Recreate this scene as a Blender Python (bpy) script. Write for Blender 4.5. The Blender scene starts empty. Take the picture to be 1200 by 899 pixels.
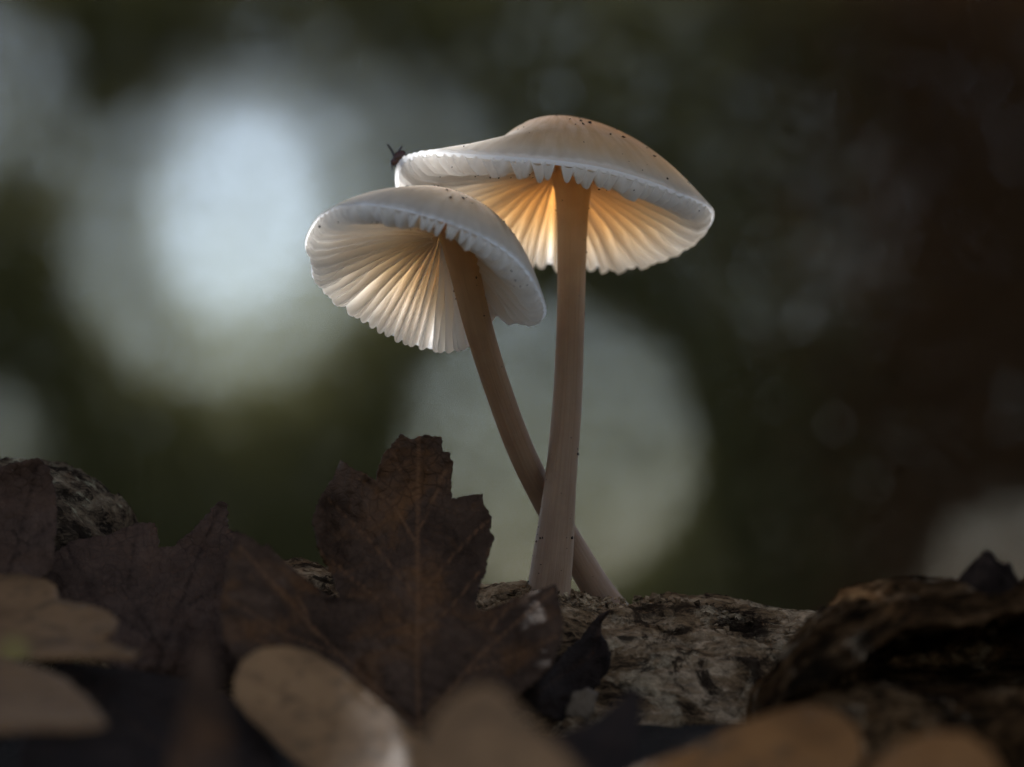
import bpy, bmesh, math, random
import numpy as np
from mathutils import Vector, Matrix, noise as mn
from mathutils.geometry import delaunay_2d_cdt

random.seed(7)
rng = np.random.default_rng(11)
rad = math.radians
sc = bpy.context.scene
col = sc.collection
MM = 0.001                       # every shape below is worked out in millimetres

# ------------------------------------------------------------------ camera
CAM = (0.0, -360.0, -2.0)
PITCH = rad(4.3)
cd = bpy.data.cameras.new('camera')
cam = bpy.data.objects.new('camera', cd)
col.objects.link(cam)
cam.location = [c * MM for c in CAM]
cam.rotation_euler = (rad(90) + PITCH, 0, 0)
cd.sensor_width = 36
cd.lens = 100
cd.clip_start = 0.005
cd.clip_end = 1000
cd.dof.use_dof = True
cd.dof.focus_distance = 0.355
cd.dof.aperture_fstop = 15
sc.camera = cam

# ------------------------------------------------------------------ sky, sun, exposure
SUN_EL, SUN_AZ = rad(39), rad(-12)     # azimuth from +Y (behind the mushrooms), negative = to the left
world = bpy.data.worlds.new('World')
sc.world = world
world.use_nodes = True
wn = world.node_tree
bg = wn.nodes['Background']
sky = wn.nodes.new('ShaderNodeTexSky')
sky.sky_type = 'NISHITA'
sky.sun_disc = False
sky.sun_elevation = SUN_EL
sky.sun_rotation = SUN_AZ
sky.air_density = 1.6
sky.dust_density = 0.2
sky.altitude = 2500
sky.ozone_density = 6.0
hs = wn.nodes.new('ShaderNodeHueSaturation')      # high thin cloud: the blue is mostly washed out
hs.inputs['Saturation'].default_value = 0.54
wn.links.new(sky.outputs[0], hs.inputs['Color'])
wn.links.new(hs.outputs[0], bg.inputs['Color'])
bg.inputs['Strength'].default_value = 0.0505
sd = bpy.data.lights.new('sun', 'SUN')
sd.energy = 5.0
sd.angle = rad(1.5)
sd.color = (1.0, 0.985, 0.965)
sun = bpy.data.objects.new('sun', sd)
col.objects.link(sun)
sdir = Vector((math.sin(SUN_AZ) * math.cos(SUN_EL), math.cos(SUN_AZ) * math.cos(SUN_EL), math.sin(SUN_EL)))
sun.rotation_euler = sdir.to_track_quat('Z', 'Y').to_euler()
sun.location = sdir * 5
vs = sc.view_settings
sc.display_settings.display_device = 'sRGB'
vs.view_transform = 'Standard'
vs.look = 'None'
vs.exposure = 1.45
vs.gamma = 1.0
vs.use_curve_mapping = False
sc.cycles.use_denoising = True
sc.cycles.max_bounces = 32
sc.cycles.diffuse_bounces = 24
sc.cycles.transmission_bounces = 24
sc.cycles.sample_clamp_indirect = 6.0


# ------------------------------------------------------------------ helpers
def P(px, py, y):
    """the point at depth y (mm) that stands at a given place of the layout sketch (1200 x 899)"""
    dx = (px - 600) / 3333.33
    dz = (449.5 - py) / 3333.33
    c, s = math.cos(PITCH), math.sin(PITCH)
    d = np.array([dx, c - dz * s, s + dz * c])
    k = (y - CAM[1]) / d[1]
    return np.array(CAM) + d * k


def tag(o, label=None, cat=None, group=None, kind=None):
    if label: o['label'] = label
    if cat: o['category'] = cat
    if group: o['group'] = group
    if kind: o['kind'] = kind
    return o


def empty(name, loc_mm):
    o = bpy.data.objects.new(name, None)
    o.empty_display_size = 0.005
    col.objects.link(o)
    o.location = [c * MM for c in loc_mm]
    return o


def mesh_obj(name, verts, faces, mat, parent=None, smooth=True, uv=None, attrs=None):
    """verts in mm, world axes; parented meshes keep their place"""
    me = bpy.data.meshes.new(name)
    v = np.asarray(verts, dtype=float) * MM
    org = Vector((0, 0, 0))
    p = parent
    while p is not None:
        org = org + p.location
        p = p.parent
    v = v - np.array(org)
    me.from_pydata(v.tolist(), [], faces if isinstance(faces, list) else faces.tolist())
    if smooth:
        me.polygons.foreach_set('use_smooth', np.ones(len(me.polygons), dtype=bool))
    if uv is not None:
        layer = me.uv_layers.new(name='UVMap')
        li = np.zeros(len(me.loops), dtype=np.int32)
        me.loops.foreach_get('vertex_index', li)
        layer.data.foreach_set('uv', np.asarray(uv, dtype=np.float32)[li].ravel())
    for k, a in (attrs or {}).items():
        at = me.attributes.new(k, 'FLOAT', 'POINT')
        at.data.foreach_set('value', np.asarray(a, dtype=np.float32))
    me.materials.append(mat)
    me.update()
    o = bpy.data.objects.new(name, me)
    col.objects.link(o)
    if parent is not None:
        o.parent = parent
    return o


def fix_normals(o):
    bm = bmesh.new()
    bm.from_mesh(o.data)
    bmesh.ops.recalc_face_normals(bm, faces=bm.faces)
    bm.to_mesh(o.data)
    bm.free()


def smoothstep(a, b, x):
    t = np.clip((np.asarray(x, dtype=float) - a) / (b - a), 0, 1)
    return t * t * (3 - 2 * t)


def fbm(p, scale, octaves=4, seed=0.0):
    return mn.fractal(Vector((p[0] * scale + seed, p[1] * scale + seed * 1.7, p[2] * scale - seed)), 0.9, 2.1, octaves)


def grid_faces(nu, nv, wrap_u=False, wrap_v=False):
    f = []
    for i in range(nu if wrap_u else nu - 1):
        for j in range(nv if wrap_v else nv - 1):
            a = i * nv + j
            b = ((i + 1) % nu) * nv + j
            c = ((i + 1) % nu) * nv + (j + 1) % nv
            d = i * nv + (j + 1) % nv
            f.append((a, b, c, d))
    return f


def rod(pts, r0, r1, k=6):
    v = []
    pts = np.asarray(pts, float)
    for i, p in enumerate(pts):
        t = pts[min(i + 1, len(pts) - 1)] - pts[max(i - 1, 0)]
        t /= np.linalg.norm(t)
        u = np.cross(t, (0, 1, 0.01)); u /= np.linalg.norm(u)
        w = np.cross(t, u)
        r = r0 + (r1 - r0) * i / (len(pts) - 1)
        for j in range(k):
            a = 2 * math.pi * j / k
            v.append(p + r * (u * math.cos(a) + w * math.sin(a)))
    return v, grid_faces(len(pts), k, wrap_v=True)


# ------------------------------------------------------------------ node helpers and materials
class NT:
    def __init__(self, name):
        self.m = bpy.data.materials.new(name)
        self.m.use_nodes = True
        self.t = self.m.node_tree
        self.b = self.t.nodes['Principled BSDF']
        self.out = self.t.nodes['Material Output']

    def n(self, typ, **kw):
        nd = self.t.nodes.new(typ)
        for k, v in kw.items():
            if k in nd.inputs.keys():
                s = nd.inputs[k]
                if hasattr(v, 'links') or isinstance(v, bpy.types.NodeSocket):
                    self.t.links.new(v, s)
                else:
                    s.default_value = v
            else:
                setattr(nd, k, v)
        return nd

    def link(self, a, b):
        self.t.links.new(a, b)

    def coord(self, which='Object', scale=(1, 1, 1)):
        tc = self.n('ShaderNodeTexCoord')
        mp = self.n('ShaderNodeMapping')
        mp.inputs['Scale'].default_value = scale
        self.link(tc.outputs[which], mp.inputs['Vector'])
        return mp.outputs[0]

    def noise(self, vec, scale, detail=5, rough=0.6, dist=0.0):
        nd = self.n('ShaderNodeTexNoise')
        self.link(vec, nd.inputs['Vector'])
        nd.inputs['Scale'].default_value = scale
        nd.inputs['Detail'].default_value = detail
        nd.inputs['Roughness'].default_value = rough
        nd.inputs['Distortion'].default_value = dist
        return nd.outputs['Fac']

    def ramp(self, fac, stops):
        r = self.n('ShaderNodeValToRGB')
        e = r.color_ramp.elements
        while len(e) < len(stops):
            e.new(0.5)
        for el, (p, c) in zip(e, stops):
            el.position = p
            el.color = (*c, 1) if len(c) == 3 else c
        self.link(fac, r.inputs['Fac'])
        return r.outputs['Color']

    def mix(self, fac, a, b, mode='MIX'):
        mx = self.n('ShaderNodeMix', data_type='RGBA', blend_type=mode)
        for s, v in ((mx.inputs[0], fac), (mx.inputs[6], a), (mx.inputs[7], b)):
            if isinstance(v, bpy.types.NodeSocket):
                self.link(v, s)
            elif isinstance(v, (int, float)):
                s.default_value = v
            else:
                s.default_value = (*v, 1)
        return mx.outputs[2]

    def attr(self, name):
        a = self.n('ShaderNodeAttribute')
        a.attribute_name = name
        return a.outputs['Fac']

    def math(self, op, a, b=0.0, clamp=False):
        m = self.n('ShaderNodeMath', operation=op, use_clamp=clamp)
        for s, v in ((m.inputs[0], a), (m.inputs[1], b)):
            if isinstance(v, bpy.types.NodeSocket):
                self.link(v, s)
            else:
                s.default_value = v
        return m.outputs[0]

    def bump(self, h, dist, strength=1.0, normal=None):
        b = self.n('ShaderNodeBump')
        b.inputs['Distance'].default_value = dist
        b.inputs['Strength'].default_value = strength
        self.link(h, b.inputs['Height'])
        if normal is not None:
            self.link(normal, b.inputs['Normal'])
        return b.outputs['Normal']

    def set(self, **kw):
        for k, v in kw.items():
            s = self.b.inputs[k.replace('_', ' ')]
            if isinstance(v, bpy.types.NodeSocket):
                self.link(v, s)
            else:
                s.default_value = v


def mat_cap():
    n = NT('cap_flesh')
    uv = n.coord('UV', (60, 2.0, 1))
    uvf = n.coord('UV', (140, 3.0, 1))
    ob = n.coord('Object')
    streak = n.noise(uv, 1.0, 4, 0.6)
    fine = n.noise(uvf, 1.0, 3, 0.6)
    blot = n.noise(ob, 190, 5, 0.6)
    c = n.ramp(blot, [(0.3, (0.80, 0.72, 0.62)), (0.55, (0.88, 0.82, 0.74)), (0.75, (0.93, 0.89, 0.83))])
    c = n.mix(n.math('MULTIPLY', streak, 0.4), c, (0.66, 0.58, 0.50))
    tcv = n.n('ShaderNodeTexCoord')
    sp = n.n('ShaderNodeSeparateXYZ')
    n.link(tcv.outputs['UV'], sp.inputs[0])
    fib = n.noise(n.coord('UV', (95, 5.0, 1)), 1.0, 5, 0.65, 0.3)
    skin = n.ramp(blot, [(0.3, (0.33, 0.27, 0.205)), (0.5, (0.43, 0.365, 0.29)), (0.72, (0.54, 0.47, 0.385))])
    skin = n.mix(n.ramp(fib, [(0.40, (1, 1, 1)), (0.60, (0, 0, 0))]), skin, (0.25, 0.19, 0.135))
    skin = n.mix(n.ramp(sp.outputs['Y'], [(0.05, (0.4, 0.4, 0.4)), (0.35, (0, 0, 0))]), skin, (0.42, 0.34, 0.27))
    under = n.ramp(sp.outputs['Y'], [(0.985, (0, 0, 0)), (0.999, (1, 1, 1))])
    c = n.mix(under, skin, c)
    speck = n.ramp(n.noise(ob, 900, 2, 0.5), [(0.69, (0, 0, 0)), (0.74, (1, 1, 1))])
    c = n.mix(n.math('MULTIPLY', n.math('MULTIPLY', speck, blot), 0.55), c, (0.25, 0.17, 0.11))
    n.set(Base_Color=c, Roughness=0.68, Subsurface_Weight=1.0, Subsurface_Scale=1.0,
          Subsurface_Radius=(0.0030, 0.0020, 0.0013))
    n.b.subsurface_method = 'RANDOM_WALK'
    n.b.inputs['Specular IOR Level'].default_value = 0.12
    n.set(Normal=n.bump(n.math('ADD', fine, n.noise(ob, 1600, 3)), 0.00014, 0.7))
    # light that passes through: the thicker the flesh, the warmer it comes out
    margin = n.ramp(sp.outputs['Y'], [(0.7, (0, 0, 0)), (0.93, (1, 1, 1))])
    tr = n.n('ShaderNodeBsdfTranslucent')
    tc = n.ramp(n.attr('flesh'), [(0.14, (0.97, 0.97, 0.97)), (0.34, (0.965, 0.94, 0.90)), (0.58, (0.94, 0.79, 0.56)), (1.0, (0.90, 0.58, 0.25))])
    n.link(n.mix(margin, n.mix(1.0, tc, (0.95, 0.91, 0.85), 'MULTIPLY'), tc), tr.inputs['Color'])
    mx = n.n('ShaderNodeMixShader')
    n.link(n.mix(under, n.mix(margin, (0.5, 0.5, 0.5), (0.78, 0.78, 0.78)), n.ramp(n.attr('flesh'), [(0.14, (0.97, 0.97, 0.97)), (0.65, (0.74, 0.74, 0.74))])), mx.inputs[0])
    n.link(n.b.outputs[0], mx.inputs[1])
    n.link(tr.outputs[0], mx.inputs[2])
    n.link(mx.outputs[0], n.out.inputs['Surface'])
    return n.m


def mat_gill():
    n = NT('gill_flesh')
    ob = n.coord('Object')
    c = n.ramp(n.noise(ob, 260, 4, 0.6), [(0.3, (0.968, 0.945, 0.91)), (0.7, (0.985, 0.975, 0.955))])
    d = n.n('ShaderNodeBsdfDiffuse')
    t = n.n('ShaderNodeBsdfTranslucent')
    n.link(n.mix(1.0, c, (0.82, 0.74, 0.64), 'MULTIPLY'), d.inputs['Color'])
    n.link(c, t.inputs['Color'])
    nm = n.bump(n.noise(ob, 900, 4), 0.0001, 0.6)
    n.link(nm, d.inputs['Normal'])
    g = n.n('ShaderNodeBsdfGlossy')
    g.inputs['Roughness'].default_value = 0.45
    mx = n.n('ShaderNodeMixShader')
    mx.inputs[0].default_value = 0.87
    n.link(d.outputs[0], mx.inputs[1])
    n.link(t.outputs[0], mx.inputs[2])
    mg = n.n('ShaderNodeMixShader')
    mg.inputs[0].default_value = 0.02
    n.link(mx.outputs[0], mg.inputs[1])
    n.link(g.outputs[0], mg.inputs[2])
    n.link(mg.outputs[0], n.out.inputs['Surface'])
    return n.m


def mat_stem():
    n = NT('stem_flesh')
    uv = n.coord('UV', (26, 3, 1))
    h = n.n('ShaderNodeSeparateXYZ')
    tc = n.n('ShaderNodeTexCoord')
    n.link(tc.outputs['UV'], h.inputs[0])
    fib = n.noise(uv, 1.6, 5, 0.65)
    c = n.ramp(h.outputs['Y'], [(0.0, (0.46, 0.305, 0.21)), (0.3, (0.36, 0.235, 0.15)), (0.6, (0.37, 0.245, 0.145)), (0.85, (0.60, 0.43, 0.25)), (1.0, (0.80, 0.62, 0.40))])  # brown to pale is its own; golden top also paints the cap's glow
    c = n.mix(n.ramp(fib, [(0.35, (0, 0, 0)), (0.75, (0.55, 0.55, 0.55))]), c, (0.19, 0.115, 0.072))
    mot = n.noise(n.coord('Object'), 240, 5, 0.65)
    c = n.mix(n.ramp(mot, [(0.45, (0, 0, 0)), (0.7, (0.5, 0.5, 0.5))]), c, (0.20, 0.12, 0.08))
    n.set(Base_Color=c, Roughness=0.5, Subsurface_Weight=0.7, Subsurface_Scale=1.0,
          Subsurface_Radius=(0.0022, 0.0012, 0.0007))
    n.b.inputs['Specular IOR Level'].default_value = 0.2
    n.set(Normal=n.bump(fib, 0.0003, 0.8))
    tr = n.n('ShaderNodeBsdfTranslucent')                  # lets cap light into the stem; the golden top tint adds to the glow
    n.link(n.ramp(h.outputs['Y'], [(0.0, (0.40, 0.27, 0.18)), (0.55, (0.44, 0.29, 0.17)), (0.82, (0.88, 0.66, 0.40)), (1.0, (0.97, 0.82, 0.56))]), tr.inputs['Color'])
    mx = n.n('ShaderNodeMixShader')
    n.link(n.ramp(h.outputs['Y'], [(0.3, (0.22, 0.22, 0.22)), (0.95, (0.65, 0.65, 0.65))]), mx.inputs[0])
    n.link(n.b.outputs[0], mx.inputs[1])
    n.link(tr.outputs[0], mx.inputs[2])
    n.link(mx.outputs[0], n.out.inputs['Surface'])
    return n.m


def mat_dark_leaf(name, lo, hi, rust, rustiness=0.5, vein_col=None):
    n = NT(name)
    ob = n.coord('Object')
    uv = n.coord('UV')
    vein = n.attr('vein')
    big = n.ramp(n.noise(ob, 95, 7, 0.7, 0.4), [(0.3, (0, 0, 0)), (0.7, (1, 1, 1))])
    fine = n.noise(ob, 700, 5, 0.7)
    vo = n.n('ShaderNodeTexVoronoi', feature='DISTANCE_TO_EDGE')
    wob = n.n('ShaderNodeTexNoise')
    n.link(uv, wob.inputs['Vector'])
    wob.inputs['Scale'].default_value = 300
    addv = n.n('ShaderNodeVectorMath', operation='MULTIPLY_ADD')
    n.link(wob.outputs['Color'], addv.inputs[0])
    addv.inputs[1].default_value = (0.0011, 0.0011, 0.0011)
    n.link(uv, addv.inputs[2])
    n.link(addv.outputs[0], vo.inputs['Vector'])
    vo.inputs['Scale'].default_value = 720
    cell = n.ramp(vo.outputs['Distance'], [(0.0, (0, 0, 0)), (0.11, (1, 1, 1))])
    vo2 = n.n('ShaderNodeTexVoronoi', feature='DISTANCE_TO_EDGE')
    n.link(addv.outputs[0], vo2.inputs['Vector'])
    vo2.inputs['Scale'].default_value = 1300
    cell2 = n.ramp(vo2.outputs['Distance'], [(0.0, (0, 0, 0)), (0.15, (1, 1, 1))])
    c = n.mix(big, lo, hi)
    c = n.mix(n.math('MULTIPLY', n.ramp(n.noise(ob, 110, 5, 0.7, 0.6), [(0.48, (0, 0, 0)), (0.68, (1, 1, 1))]), rustiness), c, rust)
    c = n.mix(n.math('MULTIPLY', fine, 0.5), c, lo)
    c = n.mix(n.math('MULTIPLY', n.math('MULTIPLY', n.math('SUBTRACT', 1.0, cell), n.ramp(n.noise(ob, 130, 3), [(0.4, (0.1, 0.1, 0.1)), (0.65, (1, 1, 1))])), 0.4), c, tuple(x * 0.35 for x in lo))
    c = n.mix(n.math('MULTIPLY', vein, 0.6), c, vein_col or tuple(0.7 * a + 0.5 * b for a, b in zip(rust, hi)))
    pale = n.ramp(n.noise(ob, 1500, 3, 0.7), [(0.70, (0, 0, 0)), (0.76, (1, 1, 1))])
    c = n.mix(n.math('MULTIPLY', pale, 0.4), c, (0.22, 0.18, 0.15))
    n.set(Base_Color=c, Roughness=n.math('ADD', n.math('MULTIPLY', fine, 0.3), 0.5))
    n.b.inputs['Specular IOR Level'].default_value = 0.05
    h = n.math('ADD', n.math('MULTIPLY', cell, 0.22), n.math('ADD', n.math('MULTIPLY', fine, 0.5), n.math('MULTIPLY', cell2, 0.2)))
    n.set(Normal=n.bump(h, 0.00028, 1.0))
    return n.m


def mat_tan_leaf(name, lo, hi, spot=(0.12, 0.07, 0.035), yellow=None):
    n = NT(name)
    ob = n.coord('Object')
    vein = n.attr('vein')
    big = n.noise(ob, 55, 6, 0.65, 0.3)
    c = n.mix(big, lo, hi)
    sp = n.ramp(n.noise(ob, 300, 5, 0.7), [(0.52, (0, 0, 0)), (0.62, (1, 1, 1))])
    c = n.mix(n.math('MULTIPLY', sp, 0.8), c, spot)
    c = n.mix(n.ramp(n.noise(ob, 95, 4, 0.6), [(0.5, (0, 0, 0)), (0.75, (0.6, 0.6, 0.6))]), c, tuple(x * 0.5 for x in lo))
    c = n.mix(n.math('MULTIPLY', vein, 0.5), c, tuple(x * 0.55 for x in lo))
    if yellow:
        c = n.mix(n.ramp(n.attr('patch'), [(0.2, (0, 0, 0)), (0.9, (1, 1, 1))]), c, yellow)
    n.set(Base_Color=c, Roughness=0.6)
    n.b.inputs['Specular IOR Level'].default_value = 0.12
    n.set(Normal=n.bump(n.noise(ob, 800, 4), 0.0002, 0.7))
    return n.m


def mat_bark(name, dark, mid, pale, lichen=None, amount=0.5):
    n = NT(name)
    ob = n.coord('Object')
    st = n.coord('Object', (0.75, 1.0, 1.0))
    rot = n.coord('Object', (0.22, 1.0, 1.0))
    rot.node.inputs['Rotation'].default_value = (0, 0.5, 0)
    scratch = n.noise(rot, 1500, 4, 0.65, 0.3)
    blotch = n.noise(ob, 170, 6, 0.72, 0.6)
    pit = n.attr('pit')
    big = n.noise(st, 120, 8, 0.7, 0.8)
    fine = n.noise(st, 800, 6, 0.72, 0.5)
    c = n.ramp(big, [(0.40, dark), (0.49, mid), (0.58, pale)])
    c = n.mix(n.ramp(fine, [(0.35, (0.85, 0.85, 0.85)), (0.6, (0, 0, 0))]), c, dark)
    c = n.mix(n.ramp(scratch, [(0.38, (0.7, 0.7, 0.7)), (0.52, (0, 0, 0))]), c, mid)
    if lichen:
        lz = n.ramp(n.noise(ob, 120, 6, 0.7, 1.0), [(0.5 + 0.12 * (1 - amount), (0, 0, 0)), (0.6 + 0.12 * (1 - amount), (1, 1, 1))])
        lf = n.ramp(n.noise(ob, 600, 5, 0.75), [(0.38, (0.15, 0.15, 0.15)), (0.6, (1, 1, 1))])
        c = n.mix(n.math('MULTIPLY', n.math('MULTIPLY', lz, lf), 0.85), c, lichen)
    c = n.mix(n.ramp(blotch, [(0.53, (0, 0, 0)), (0.60, (0.9, 0.9, 0.9))]), c, dark)
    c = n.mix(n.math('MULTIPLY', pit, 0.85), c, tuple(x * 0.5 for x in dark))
    n.set(Base_Color=c, Roughness=0.9)
    n.b.inputs['Specular IOR Level'].default_value = 0.0
    h = n.math('ADD', fine, n.math('ADD', n.math('MULTIPLY', n.noise(ob, 1900, 4, 0.7), 0.3), n.math('MULTIPLY', scratch, 0.5)))
    n.set(Normal=n.bump(h, 0.0009, 1.0))
    return n.m


def mat_plain(name, a, b, scale, rough=0.8, bump=None):
    n = NT(name)
    ob = n.coord('Object')
    f = n.noise(ob, scale, 5, 0.65)
    n.set(Base_Color=n.mix(f, a, b), Roughness=rough)
    n.b.inputs['Specular IOR Level'].default_value = 0.3
    if bump:
        n.set(Normal=n.bump(n.noise(ob, scale * 4, 4), bump, 1.0))
    return n.m


def mat_foliage(name, a, b, trans=0.25):
    n = NT(name)
    ob = n.coord('Object')
    c = n.mix(n.noise(ob, 2.5, 3), a, b)
    d = n.n('ShaderNodeBsdfDiffuse')
    t = n.n('ShaderNodeBsdfTranslucent')
    n.link(c, d.inputs['Color'])
    n.link(c, t.inputs['Color'])
    mx = n.n('ShaderNodeMixShader')
    mx.inputs[0].default_value = trans
    n.link(d.outputs[0], mx.inputs[1])
    n.link(t.outputs[0], mx.inputs[2])
    n.link(mx.outputs[0], n.out.inputs['Surface'])
    return n.m


M_CAP, M_GILL, M_STEM = mat_cap(), mat_gill(), mat_stem()
M_DIRT = mat_plain('soil_crumbs', (0.012, 0.008, 0.006), (0.05, 0.03, 0.02), 900)
M_LEAF_DARK = mat_dark_leaf('dark_leaf', (0.024, 0.014, 0.009), (0.125, 0.073, 0.047), (0.165, 0.072, 0.026), 0.75)
M_LEAF_PURPLE = mat_dark_leaf('purple_leaf', (0.030, 0.018, 0.013), (0.135, 0.082, 0.058), (0.10, 0.048, 0.026), 0.4, (0.008, 0.005, 0.004))
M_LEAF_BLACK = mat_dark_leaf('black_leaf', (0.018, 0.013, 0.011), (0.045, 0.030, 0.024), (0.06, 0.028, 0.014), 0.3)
M_TAN = mat_tan_leaf('tan_leaf', (0.20, 0.105, 0.046), (0.33, 0.185, 0.085))
M_TAN_GREY = mat_tan_leaf('grey_tan_leaf', (0.14, 0.072, 0.032), (0.26, 0.145, 0.068), yellow=(0.24, 0.175, 0.055))
M_ORANGE = mat_tan_leaf('orange_leaf', (0.22, 0.09, 0.025), (0.34, 0.155, 0.05))
M_LOG = mat_bark('log_bark', (0.028, 0.018, 0.012), (0.29, 0.18, 0.095), (0.60, 0.42, 0.26), (0.62, 0.47, 0.30), 0.85)
M_LICHEN = mat_bark('lichen_bark', (0.022, 0.016, 0.012), (0.18, 0.125, 0.08), (0.34, 0.26, 0.17), (0.52, 0.49, 0.32), 0.9)
M_SHELL = mat_bark('rotten_bark', (0.012, 0.008, 0.005), (0.085, 0.043, 0.018), (0.20, 0.115, 0.055), (0.42, 0.31, 0.20), 0.45)
M_SHADE_TWIG = mat_plain('shade_twig_bark', (0.06, 0.045, 0.035), (0.12, 0.09, 0.07), 60)
M_CHIP = mat_plain('pale_wood', (0.13, 0.09, 0.06), (0.26, 0.19, 0.13), 500, 0.8, 0.0006)
M_SOIL = mat_plain('forest_soil', (0.012, 0.009, 0.007), (0.04, 0.027, 0.018), 160, 0.9, 0.003)


# ------------------------------------------------------------------ ground
def ground_z(x, y):
    z = -33.0
    z += 15.0 * math.exp(-((y + 25) / 45.0) ** 2)                       # litter heaped against the log
    z += 4.0 * math.exp(-((y + 110) / 60.0) ** 2)
    return z


def build_ground():
    ax = np.concatenate([-np.geomspace(300000, 170, 26), np.linspace(-160, 160, 90), np.geomspace(170, 300000, 26)])
    ay = np.concatenate([-np.geomspace(300000, 400, 22), np.linspace(-380, 120, 120), np.geomspace(130, 300000, 26)])
    v = []
    for x in ax:
        for y in ay:
            far = smoothstep(400, 4000, math.hypot(x, y))
            z = ground_z(x, y) + 3.0 * fbm((x, y, 0), 0.035, 5) * (1 if abs(x) < 400 and abs(y) < 500 else 0)
            z -= 25 * float(far)
            v.append((x, y, z))
    o = mesh_obj('ground', v, grid_faces(len(ax), len(ay)), M_SOIL)
    tag(o, 'dark leaf-strewn forest soil under the log', 'ground', kind='structure')


build_ground()


# ------------------------------------------------------------------ fallen log
def tube_log(name, xs, top, yc, rad_fn, squash, mat, nth, seed, rough=1.0, parent=None):
    """a log along x: top(x) is the height of its crest"""
    v, pit = [], []
    n = len(xs)
    # more rings on the upper and front side
    th = np.linspace(0, 2 * math.pi, nth, endpoint=False)
    for x in xs:
        R = rad_fn(x)
        zc = top(x) - R
        for a in th:
            ca, sa = math.cos(a), math.sin(a)
            p = (x * 0.5, R * ca, R * sa)
            plate = mn.ridged_multi_fractal(Vector((p[0] * 0.10 + seed, p[1] * 0.13, p[2] * 0.13)), 0.9, 2.1, 5, 1.0, 2.0)
            f = fbm(p, 0.16, 5, seed)
            g = fbm(p, 0.55, 4, seed + 5)
            cr = mn.cell_vector(Vector((p[0] * 0.2, p[1] * 0.3 + f, p[2] * 0.3)))[0]
            hf = fbm(p, 1.6, 3, seed + 9)
            d = rough * (0.9 * (plate - 1.0) + 1.0 * f + 0.42 * g + 0.16 * hf + 0.45 * (cr - 0.5))
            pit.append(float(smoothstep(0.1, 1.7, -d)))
            rr = R + d
            v.append((x, yc + rr * ca * squash, zc + rr * sa))
    f = grid_faces(n, nth, wrap_v=True)
    f.append(tuple(range(nth)))
    f.append(tuple((n - 1) * nth + k for k in reversed(range(nth))))
    o = mesh_obj(name, v, f, mat, parent, attrs={'pit': pit})
    fix_normals(o)
    return o


def interp_top(pts, y):
    w = [P(a, b, y) for a, b in pts]
    X = [p[0] for p in w]
    Z = [p[2] for p in w]
    return lambda x: float(np.interp(x, X, Z))


log_top = interp_top([(200, 690), (345, 668), (400, 670), (480, 690), (560, 696), (590, 692), (625, 686), (660, 694), (700, 704),
                      (740, 702), (780, 699), (830, 706), (880, 715), (930, 719), (980, 722), (1060, 730), (1300, 745)], 3)
log = empty('fallen_log', (0, 3, -50))
tag(log, 'pale mottled log with cracked bark on which both mushrooms grow', 'log')
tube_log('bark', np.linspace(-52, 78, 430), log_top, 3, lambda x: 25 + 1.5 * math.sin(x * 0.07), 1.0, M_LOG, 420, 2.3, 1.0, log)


def crumbs(name, centers, sizes, mat, parent, seed=1):
    """many tiny angular crumbs as one mesh"""
    r = np.random.default_rng(seed)
    base = np.array([(1, 0, 0), (-1, 0, 0), (0, 1, 0), (0, -1, 0), (0, 0, 1), (0, 0, -1)], dtype=float)
    fc = [(0, 2, 4), (2, 1, 4), (1, 3, 4), (3, 0, 4), (2, 0, 5), (1, 2, 5), (3, 1, 5), (0, 3, 5)]
    v, f = [], []
    for c, s in zip(centers, sizes):
        k = len(v)
        q = base * r.uniform(0.5, 1.3, (6, 1)) * np.array([r.uniform(0.7, 1.6), r.uniform(0.7, 1.3), r.uniform(0.5, 1.0)]) * s
        a = r.uniform(0, 6.28)
        R = np.array([[math.cos(a), -math.sin(a), 0], [math.sin(a), math.cos(a), 0], [0, 0, 1]])
        b = r.uniform(-1, 1)
        R2 = np.array([[math.cos(b), 0, -math.sin(b)], [0, 1, 0], [math.sin(b), 0, math.cos(b)]])
        q = q @ R.T @ R2.T + np.array(c)
        v += q.tolist()
        f += [tuple(i + k for i in t) for t in fc]
    o = mesh_obj(name, v, f, mat, parent, smooth=False)
    o['kind'] = 'stuff'
    return o


cs, ss = [], []
for i in range(900):
    x = random.uniform(-30, 60)
    a = random.gauss(1.75, 0.35)
    R = 25 + 1.5 * math.sin(x * 0.07) - 0.1
    z = log_top(x) - R + R * math.sin(a)
    y = 3 - R * math.cos(a) if False else 3 + R * math.cos(a)
    cs.append((x, y, z))
    ss.append(random.choice([0.25, 0.35, 0.5, 0.7]) * random.uniform(0.7, 1.3))
for i in range(420):                                        # heaped round the feet of the stems
    q = P(random.gauss(655, 34), 690, 0)
    y = random.gauss(-3, 5)
    R = 24.5
    zz = log_top(q[0]) - R + math.sqrt(max(R * R - (y - 3) ** 2, 1))
    cs.append((q[0], y, zz + min(abs(random.gauss(0, 0.3)), 0.5)))
    ss.append(random.uniform(0.18, 0.6))
crumbs('bark_crumbs', cs, ss, M_LOG, log, 4)


# ------------------------------------------------------------------ mushrooms
def spline(pts, n):
    """Catmull-Rom through rows of any width"""
    pts = np.asarray(pts, dtype=float)
    P0 = np.vstack([2 * pts[0] - pts[1], pts, 2 * pts[-1] - pts[-2]])
    out = []
    m = len(pts) - 1
    for u in np.linspace(0, m, n):
        i = min(int(u), m - 1)
        t = u - i
        a, b, c, d = P0[i], P0[i + 1], P0[i + 2], P0[i + 3]
        out.append(0.5 * (2 * b + (c - a) * t + (2 * a - 5 * b + 4 * c - d) * t * t + (3 * b - a - 3 * c + d) * t ** 3))
    return np.array(out)


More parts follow.
